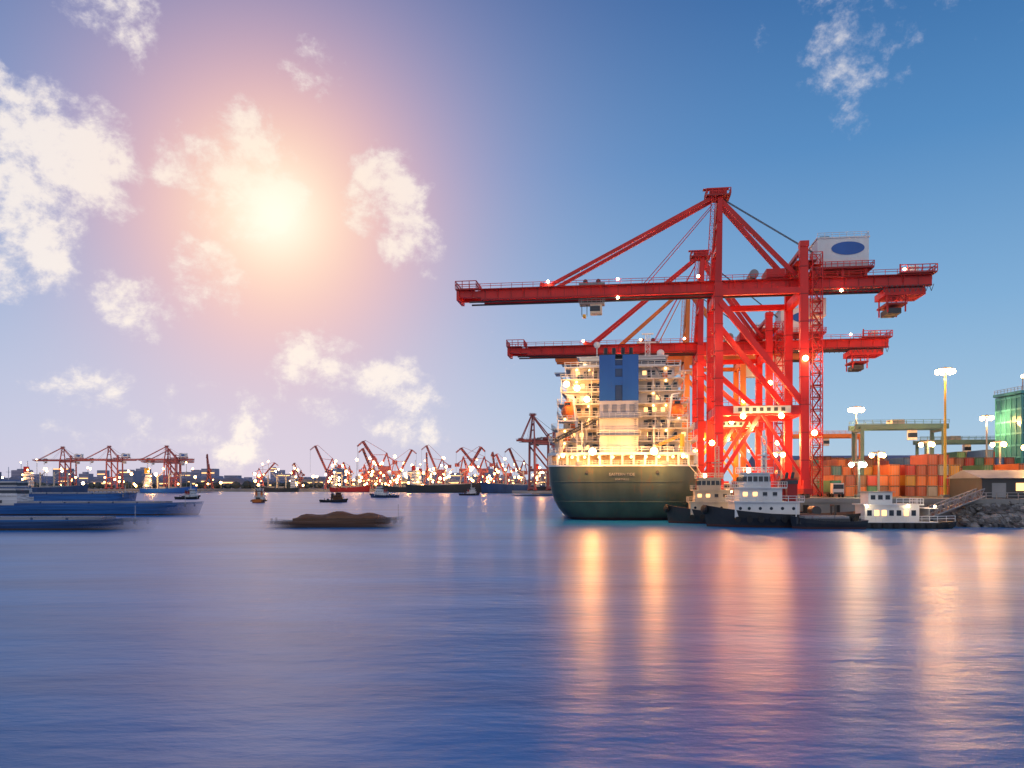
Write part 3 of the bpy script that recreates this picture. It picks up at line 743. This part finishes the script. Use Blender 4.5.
# trucks on the quay
def truck(a, b, col, rot=0):
    g = G('container_truck', port(a, b, QZ), ROT+rot); t = g.part('body')
    t.box(-1.2, 1.2, 0, 2.2, .8, 3.2, WHT); t.box(-1.1, 1.1, -.04, .3, 1.9, 2.9, GLS); t.box(-1.2, 1.2, 2.6, 14.8, 1.2, 3.8, col); t.box(-1, 1, 0, 15, .7, 1.15, DGR)
    for y in (.9, 3.6, 11.5, 12.9, 14.2):
        for sg in (-1, 1): t.cyl((sg*.9, y, .5), (sg*1.25, y, .5), .5, RUB, 12)
truck(27, 8, CCOLS[0]); truck(32, 30, CCOLS[2]); truck(29, 60, CCOLS[4]); truck(48, 14, CCOLS[3])
# cyan glass tower
g = G('glass_control_tower', (141.5, 222, QZ), 0); w = g.part('tower_body')
w.box(0, 12, 0, 12, 0, 28, GGL)
for k in range(9): w.box(-.15, 12.15, -.15, 12.15, k*3.4, k*3.4+.5, CYAN)
for k in range(6): w.box(k*2.36-.02, k*2.36+.22, -.2, -.02, 0, 28, CYAN); w.box(-.2, -.02, k*2.36, k*2.36+.2, 0, 28, CYAN)
w.box(-.5, 12.5, -.5, 12.5, 28.2, 29, CYAN); w.rail([(-.4, 12, 29), (-.4, -.4, 29), (12, -.4, 29)], GRY, 1.1, .1, 1.5)
w.cyl((1.5, 2, 29), (1.5, 2, 33), .15, GRY); w.ball((1.5, 2, 33.2), .5, LW)
# warehouse behind the yard
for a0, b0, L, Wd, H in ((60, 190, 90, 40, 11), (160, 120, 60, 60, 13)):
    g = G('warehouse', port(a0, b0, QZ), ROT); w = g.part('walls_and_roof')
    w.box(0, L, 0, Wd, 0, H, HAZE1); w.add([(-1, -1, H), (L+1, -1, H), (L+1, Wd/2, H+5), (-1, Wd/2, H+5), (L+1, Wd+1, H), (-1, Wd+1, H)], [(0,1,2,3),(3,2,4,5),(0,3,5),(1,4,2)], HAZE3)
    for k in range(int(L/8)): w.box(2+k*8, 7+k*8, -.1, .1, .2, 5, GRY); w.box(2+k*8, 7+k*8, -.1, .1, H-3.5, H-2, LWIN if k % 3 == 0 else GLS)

# ------------------------------------------------------------------ far shore
g = G('far_shore_ground'); q = g.part('shore')
fp = [(-3000, 860), (-420, 850), (-200, 830), (60, 800), (140, 830), (160, 3200), (-3000, 3200)]
q.add([(x, y, 3) for x, y in fp], [tuple(range(len(fp)))], CONC)
for (x0, y0), (x1, y1) in zip(fp[:4], fp[1:5]): q.add([(x0, y0, -1), (x1, y1, -1), (x1, y1, 3), (x0, y0, 3)], [(0, 1, 2, 3)], CONC)
# skyline
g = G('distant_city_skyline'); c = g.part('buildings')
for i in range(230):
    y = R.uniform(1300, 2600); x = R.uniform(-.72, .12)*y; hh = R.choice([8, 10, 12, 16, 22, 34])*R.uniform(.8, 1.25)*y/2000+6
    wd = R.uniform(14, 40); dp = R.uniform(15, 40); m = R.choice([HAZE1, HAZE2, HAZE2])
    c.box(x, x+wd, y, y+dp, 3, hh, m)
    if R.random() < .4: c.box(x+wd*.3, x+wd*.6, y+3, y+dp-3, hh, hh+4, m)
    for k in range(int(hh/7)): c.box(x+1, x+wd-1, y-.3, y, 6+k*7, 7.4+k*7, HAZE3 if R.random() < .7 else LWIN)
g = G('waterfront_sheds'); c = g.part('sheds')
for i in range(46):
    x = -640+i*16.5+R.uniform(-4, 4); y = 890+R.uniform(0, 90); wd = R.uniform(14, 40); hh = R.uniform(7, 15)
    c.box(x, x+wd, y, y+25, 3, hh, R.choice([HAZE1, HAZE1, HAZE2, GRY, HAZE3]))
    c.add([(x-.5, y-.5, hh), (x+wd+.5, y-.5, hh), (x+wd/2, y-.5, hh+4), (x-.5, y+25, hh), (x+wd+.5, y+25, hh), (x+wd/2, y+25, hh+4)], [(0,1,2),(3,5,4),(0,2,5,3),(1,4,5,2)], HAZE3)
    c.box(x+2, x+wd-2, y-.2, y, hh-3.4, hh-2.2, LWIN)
g = G('distant_trees'); c = g.part('crowns')
DT = paint('distant_foliage', (.07, .09, .09), .9, .4, .1)
for i in range(260):
    x = R.uniform(-640, 90); y = R.uniform(865, 885); r = R.uniform(2, 4.5); c.ball((x, y, 3+r*.9), r, DT, 6, 4, R.uniform(.8, 1.4), 1, R.uniform(.7, 1.2))
def jib(loc, rot, sc_, mat, luff=55):
    g = G('portal_jib_crane', loc, rot, sc_)
    p = g.part('portal')
    for x, y in ((-6, -6), (6, -6), (6, 6), (-6, 6)): p.beam((x, y, 0), (x*.45, y*.45, 16), 1.3, mat)
    for a, b in (((-6, -6), (6, -6)), ((6, -6), (6, 6)), ((6, 6), (-6, 6)), ((-6, 6), (-6, -6))): p.beam((a[0]*.75, a[1]*.75, 7), (b[0]*.75, b[1]*.75, 7), .9, mat)
    p.cyl((0, 0, 15.5), (0, 0, 19), 3.2, mat, 12)
    h = g.part('slewing_house'); h.box(-7, 4, -2.6, 2.6, 19, 24, mat); h.box(4, 6, -1.2, 1.2, 20, 23, WHT); h.box(4.1, 6.05, -1.25, 1.25, 21, 22.4, GLS)
    j = g.part('jib_and_a_frame'); l = math.radians(luff); ex, ez = 4+34*math.cos(l), 22+34*math.sin(l)
    j.lattice((4, 0, 22), (ex, 0, ez), 1.9, mat, 3.4, .65)
    j.beam((4, 0, 22), (ex, 0, ez), .8, mat)
    j.lattice((ex, 0, ez), (ex+6, 0, ez-5), 1.1, mat, 2.5, .4); j.beam((ex, 0, ez), (ex-3, 0, ez+1.0), .6, mat)
    j.beam((3, -2, 24), (-3, 0, 38), 1.1, mat); j.beam((3, 2, 24), (-3, 0, 38), 1.1, mat); j.beam((-6.5, 0, 24), (-3, 0, 38), 1.1, mat)
    j.beam((-3, 0, 38), (ex-3, 0, ez+1.0), .35, mat); j.beam((-3, 0, 36), (4+17*math.cos(l), 0, 22+17*math.sin(l)), .5, mat)
    j.beam((-3, 0, 35), (-12, 0, 29), .9, mat); j.box(-14, -9.5, -1.6, 1.6, 26, 30, mat)
    j.beam((ex+6, 0, ez-5), (ex+6, 0, 20), .18, DGR)
    j.ball((5, -2, 26), .8, LW); j.ball((0, -6, 14), .8, LWD)
JM = [HAZR, FARR, ORG]
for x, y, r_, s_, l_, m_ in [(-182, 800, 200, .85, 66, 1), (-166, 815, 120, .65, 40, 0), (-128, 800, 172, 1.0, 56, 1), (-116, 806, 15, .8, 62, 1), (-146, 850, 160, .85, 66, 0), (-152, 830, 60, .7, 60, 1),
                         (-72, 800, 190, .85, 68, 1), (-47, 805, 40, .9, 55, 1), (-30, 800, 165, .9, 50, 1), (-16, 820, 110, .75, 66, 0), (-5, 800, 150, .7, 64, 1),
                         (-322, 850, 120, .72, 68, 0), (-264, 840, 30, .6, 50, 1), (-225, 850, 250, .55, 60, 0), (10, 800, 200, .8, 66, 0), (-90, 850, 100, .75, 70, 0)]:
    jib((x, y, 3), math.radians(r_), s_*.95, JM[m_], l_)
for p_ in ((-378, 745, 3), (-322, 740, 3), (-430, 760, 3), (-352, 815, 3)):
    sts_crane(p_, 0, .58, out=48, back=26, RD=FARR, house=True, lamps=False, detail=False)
sts_crane((16, 560, 3), math.radians(15), .78, out=14, back=12, RD=HAZR, house=True, lamps=False, detail=False, zb=44, trolley=4, stay=-10)
g = G('gantry_pier'); c = g.part('deck'); c.box(-480, -285, 735, 780, 1.5, 3, CONC); c.box(0, 44, 545, 600, 1.5, 3, CONC)
for k in range(50): c.cyl((-478+k*3.9, 736, -1), (-478+k*3.9, 736, 1.6), .5, CONC, 6)
for k in range(14): c.ball((-470+k*13.5, 738, R.choice([8, 14, 22])), .9, R.choice([LW, LWD]))
# docked far ships
def farship(loc, L, hm, rot=0, hh=7):
    g = G('docked_cargo_ship', loc, rot); h = g.part('hull'); hull(h, L, L*.15, hh, hm, GRY, 2.5, BOOT, .8, .8)
    a = g.part('superstructure'); x0 = -L*.44
    for k in range(5): a.box(x0+k*.5, x0+L*.12, -L*.06+k*.3, L*.06-k*.3, hh+k*2.8-.5, hh+k*2.8+2.1, WHT); a.box(x0+k*.5-.05, x0+L*.12+.05, -L*.06+k*.3-.05, L*.06-k*.3+.05, hh+k*2.8+.8, hh+k*2.8+1.4, GLS)
    a.box(x0+1, x0+4, -1.6, 1.6, hh+13, hh+18, R.choice([REDD, BLUE, YEL]))
    for k in range(3):
        x = -L*.2+k*L*.2; a.beam((x, 0, hh-1), (x, 0, hh+13), 1.0, CREAM); a.beam((x, 0, hh+10), (x+L*.11, 0, hh+15), .6, CREAM)
        a.box(x+2, x+L*.16, -L*.05, L*.05, hh-.6, hh+1.6, GRY)
    a.cyl((x0+L*.06, 0, hh+13), (x0+L*.06, 0, hh+23), .3, WHT)
    for k in range(4): a.ball((x0+L*.06+R.uniform(-3, 6), -L*.08, hh+3+k*4), .75, R.choice([LW, LWD]))
farship((-62, 740, 0), 72, BLK); farship((10, 700, 0), 76, NAVY, math.pi); farship((-108, 780, 0), 48, BLK, math.pi, 5); farship((35, 640, 0), 40, BLK, 0, 6)
farship((-160, 790, 0), 40, REDD, 0, 4.5); farship((-235, 800, 0), 44, BLK, math.pi, 4); farship((-300, 700, 0), 50, BLUE, 0, 4); farship((-395, 690, 0), 60, NAVY, 0, 5)
# far lights
g = G('harbour_lights'); c = g.part('lamp_posts')
for i in range(210):
    x = R.uniform(-520, 60) if i % 3 == 0 else R.uniform(-190, 50); y = R.uniform(770, 870); hh = R.choice([7, 9, 12, 16, 22, 32])*R.uniform(.8, 1.1)
    c.beam((x, y, 3), (x, y, hh), .3, GRY); c.ball((x, y-.6, hh+.4), R.uniform(.6, 1.5), R.choice([LC, LW, LWD, LWD]))
for x, y, z_ in [(-240, 780, 16), (-150, 760, 18), (-60, 725, 22), (-25, 725, 20), (5, 680, 20), (-100, 770, 18), (20, 540, 20), (-350, 715, 16), (-310, 690, 12), (-400, 715, 18)]:
    g.light((x, y, z_), 10000, (1, .45, .13), 1.2, 'harbour_light')

# ------------------------------------------------------------------ water
m, nt, bs = newmat('harbour_water')
tc = nt.nodes.new('ShaderNodeTexCoord')
def noise(sx, sy, sc_, det, rough=.55):
    mp = nt.nodes.new('ShaderNodeMapping'); mp.inputs['Scale'].default_value = (sx, sy, 1)
    nn = nt.nodes.new('ShaderNodeTexNoise'); nn.inputs['Scale'].default_value = sc_; nn.inputs['Detail'].default_value = det; nn.inputs['Roughness'].default_value = rough
    nt.links.new(tc.outputs['Object'], mp.inputs[0]); nt.links.new(mp.outputs[0], nn.inputs['Vector']); return nn
n1 = noise(.45, 1, .9, 5); n2 = noise(.35, 1, .09, 5); n3 = noise(.30, 1, .07, 8, .66)
add = nt.nodes.new('ShaderNodeMath'); add.operation = 'MULTIPLY_ADD'; nt.links.new(n2.outputs[0], add.inputs[0]); add.inputs[1].default_value = 5.0; nt.links.new(n1.outputs[0], add.inputs[2])
bp = nt.nodes.new('ShaderNodeBump'); bp.inputs['Strength'].default_value = .26; bp.inputs['Distance'].default_value = .28
nt.links.new(add.outputs[0], bp.inputs['Height']); nt.links.new(bp.outputs[0], bs.inputs['Normal'])
cr = nt.nodes.new('ShaderNodeValToRGB'); cr.color_ramp.elements[0].position = .36; cr.color_ramp.elements[1].position = .64
cr.color_ramp.elements[0].color = (.004, .125, .36, 1); cr.color_ramp.elements[1].color = (.018, .235, .56, 1)
nt.links.new(n3.outputs[0], cr.inputs[0]); nt.links.new(cr.outputs[0], bs.inputs['Base Color'])
bs.inputs['Roughness'].default_value = .32; bs.inputs['IOR'].default_value = 1.33; bs.inputs['Specular IOR Level'].default_value = .38
WATER = m
b_ = B('water'); b_.add([(-12000, -300, 0), (12000, -300, 0), (12000, 20000, 0), (-12000, 20000, 0)], [(0, 1, 2, 3)], WATER)
for b in ALL: b.finish()

# ------------------------------------------------------------------ world
SUN_AZ, SUN_EL = math.radians(-16.5), math.radians(17.9)
def dirv(az, el): return (math.sin(az)*math.cos(el), math.cos(az)*math.cos(el), math.sin(el))
wd = bpy.data.worlds.new('World'); sc.world = wd; wd.use_nodes = True
nt = wd.node_tree; nt.nodes.clear()
def link(v, s_):
    if isinstance(v, (int, float)): s_.default_value = v
    elif isinstance(v, tuple): s_.default_value = v
    else: nt.links.new(v, s_)
def MM(op, a, b=0.0, c=0.0, clamp=False):
    n = nt.nodes.new('ShaderNodeMath'); n.operation = op; n.use_clamp = clamp
    link(a, n.inputs[0]); link(b, n.inputs[1]); link(c, n.inputs[2]); return n.outputs[0]
def MR(v, a, b, c=0.0, d=1.0):
    n = nt.nodes.new('ShaderNodeMapRange'); n.interpolation_type = 'SMOOTHSTEP'
    link(v, n.inputs[0]); n.inputs[1].default_value = a; n.inputs[2].default_value = b; n.inputs[3].default_value = c; n.inputs[4].default_value = d
    return n.outputs[0]
def MIX(f, a, b):
    n = nt.nodes.new('ShaderNodeMix'); n.data_type = 'RGBA'; link(f, n.inputs[0])
    for v, i in ((a, 6), (b, 7)):
        if isinstance(v, tuple): n.inputs[i].default_value = (*v, 1)
        else: nt.links.new(v, n.inputs[i])
    return n.outputs[2]
tc = nt.nodes.new('ShaderNodeTexCoord'); D = tc.outputs['Generated']
sp = nt.nodes.new('ShaderNodeSeparateXYZ'); nt.links.new(D, sp.inputs[0]); dx, dy, dz = sp.outputs
def ang(az, el):
    n = nt.nodes.new('ShaderNodeVectorMath'); n.operation = 'DOT_PRODUCT'; nt.links.new(D, n.inputs[0]); n.inputs[1].default_value = dirv(math.radians(az), math.radians(el))
    return MM('ARCCOSINE', MM('MINIMUM', n.outputs['Value'], .999999))
cr = nt.nodes.new('ShaderNodeValToRGB'); nt.links.new(MM('MULTIPLY', dz, 1.5), cr.inputs[0])
el = cr.color_ramp.elements
stops = [(0, (.47, .61, .76)), (.10, (.37, .56, .75)), (.30, (.22, .43, .69)), (.55, (.09, .265, .55)), (.80, (.03, .135, .37)), (1, (.022, .095, .31))]
el[0].position = 0; el[0].color = (*stops[0][1], 1); el[1].position = 1; el[1].color = (*stops[-1][1], 1)
for p_, c_ in stops[1:-1]: e_ = el.new(p_); e_.color = (*c_, 1)
col = cr.outputs[0]
lf = MM('MULTIPLY', MR(dx, .30, -.30), MR(dz, .30, -.02))
col = MIX(MM('MULTIPLY', lf, .78), col, (.57, .56, .76))
a = ang(-16.5, 17.9)
def gs(w, k): return MM('MULTIPLY', MM('EXPONENT', MM('MULTIPLY', MM('POWER', MM('DIVIDE', a, w), 2.0), -1.0)), k)
col = MIX(gs(.31, .36), col, (.74, .54, .72))
col = MIX(gs(.175, .88), col, (1.0, .46, .43))
col = MIX(gs(.11, .80), col, (1.0, .64, .47))
# clouds: coarse fluffy noise broken up by a finer one
mp = nt.nodes.new('ShaderNodeMapping'); mp.inputs['Scale'].default_value = (1, 1, 1.2); nt.links.new(D, mp.inputs[0])
nz = nt.nodes.new('ShaderNodeTexNoise'); nz.inputs['Scale'].default_value = 13; nz.inputs['Detail'].default_value = 12; nz.inputs['Roughness'].default_value = .66; nz.inputs['Distortion'].default_value = .15
nt.links.new(mp.outputs[0], nz.inputs['Vector'])
nf = nt.nodes.new('ShaderNodeTexNoise'); nf.inputs['Scale'].default_value = 42; nf.inputs['Detail'].default_value = 8; nf.inputs['Roughness'].default_value = .6
nt.links.new(mp.outputs[0], nf.inputs['Vector'])
nn = MM('ADD', MM('MULTIPLY', nz.outputs[0], .78), MM('MULTIPLY', nf.outputs[0], .22))
mask = 0.0
for az, e_, r_, k_ in [(-30.0, 19.5, 7, 1.14), (-32, 14.5, 6, 1.1), (-33, 21.5, 4, 1.05), (-18.5, 19.6, 6.5, 1.16), (-21.5, 20.5, 4, 1.14), (-8.5, 20.5, 4, 1.0), (-7.5, 16.5, 3.6, 1.04), (-11, 18.5, 3, .98), (-21, 13.6, 4.5, 1.08), (-25, 11.5, 4.5, 1.02),
                       (-13.5, 7.5, 5, 1.04), (-9, 6, 5, 1.08), (-5.5, 4.5, 3, .95), (-27, 28.5, 5, .98), (24, 28.5, 9, .88), (27, 30, 5, .88), (-28, 4, 6, .95), (-20, 4, 6, .9), (-2, 10, 4, .75), (-14, 27, 4, .72), (60, 25, 25, .7), (-75, 20, 25, .8), (150, 30, 40, .8)]:
    b_ = MM('MULTIPLY', MR(ang(az, e_), math.radians(r_*1.4), math.radians(r_*.25)), k_)
    mask = b_ if isinstance(mask, float) else MM('MAXIMUM', mask, b_)
v = MM('ADD', nn, MM('MULTIPLY', MM('SUBTRACT', mask, 1.0), .36))
al = MR(v, .42, .58)
ccol = MIX(MR(v, .44, .60), (.64, .64, .78), (.97, .91, .87))
ccol = MIX(gs(.22, .7), ccol, (1.0, .80, .66))
soft = MR(dx, .1, .4, .90, .6)
col = MIX(MM('MULTIPLY', al, soft), col, ccol)
# sun glare through cloud
col = MIX(gs(.085, .60), col, (1.02, .88, .64))
col = MIX(gs(.045, .85), col, (1.12, 1.02, .86))
# sky behind the camera brightened, added as fill for camera-facing sides
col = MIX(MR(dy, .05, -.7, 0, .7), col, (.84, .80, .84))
sky = nt.nodes.new('ShaderNodeTexSky'); sky.sky_type = 'NISHITA'; sky.sun_disc = False; sky.sun_elevation = SUN_EL; sky.sun_rotation = SUN_AZ
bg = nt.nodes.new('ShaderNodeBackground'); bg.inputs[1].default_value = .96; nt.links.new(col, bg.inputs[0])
bg2 = nt.nodes.new('ShaderNodeBackground'); bg2.inputs[1].default_value = .003; nt.links.new(sky.outputs[0], bg2.inputs[0])
ad = nt.nodes.new('ShaderNodeAddShader'); nt.links.new(bg.outputs[0], ad.inputs[0]); nt.links.new(bg2.outputs[0], ad.inputs[1])
out = nt.nodes.new('ShaderNodeOutputWorld'); nt.links.new(ad.outputs[0], out.inputs[0])
# sun, weak and diffused by the cloud in front of it
l = bpy.data.lights.new('sun', 'SUN'); l.energy = .04; l.angle = math.radians(14); l.color = (1, .75, .6)
o = bpy.data.objects.new('sun', l); sc.collection.objects.link(o)
o.rotation_euler = Vector(dirv(SUN_AZ, SUN_EL)).to_track_quat('Z', 'Y').to_euler()
# camera
cam = bpy.data.cameras.new('camera'); co = bpy.data.objects.new('camera', cam); sc.collection.objects.link(co)
co.location = (0, 0, 8); co.rotation_euler = (math.radians(90), 0, 0)
cam.sensor_width = 36; cam.lens = 28.125; cam.shift_y = 100/1024; cam.clip_end = 40000; cam.clip_start = .5
sc.camera = co
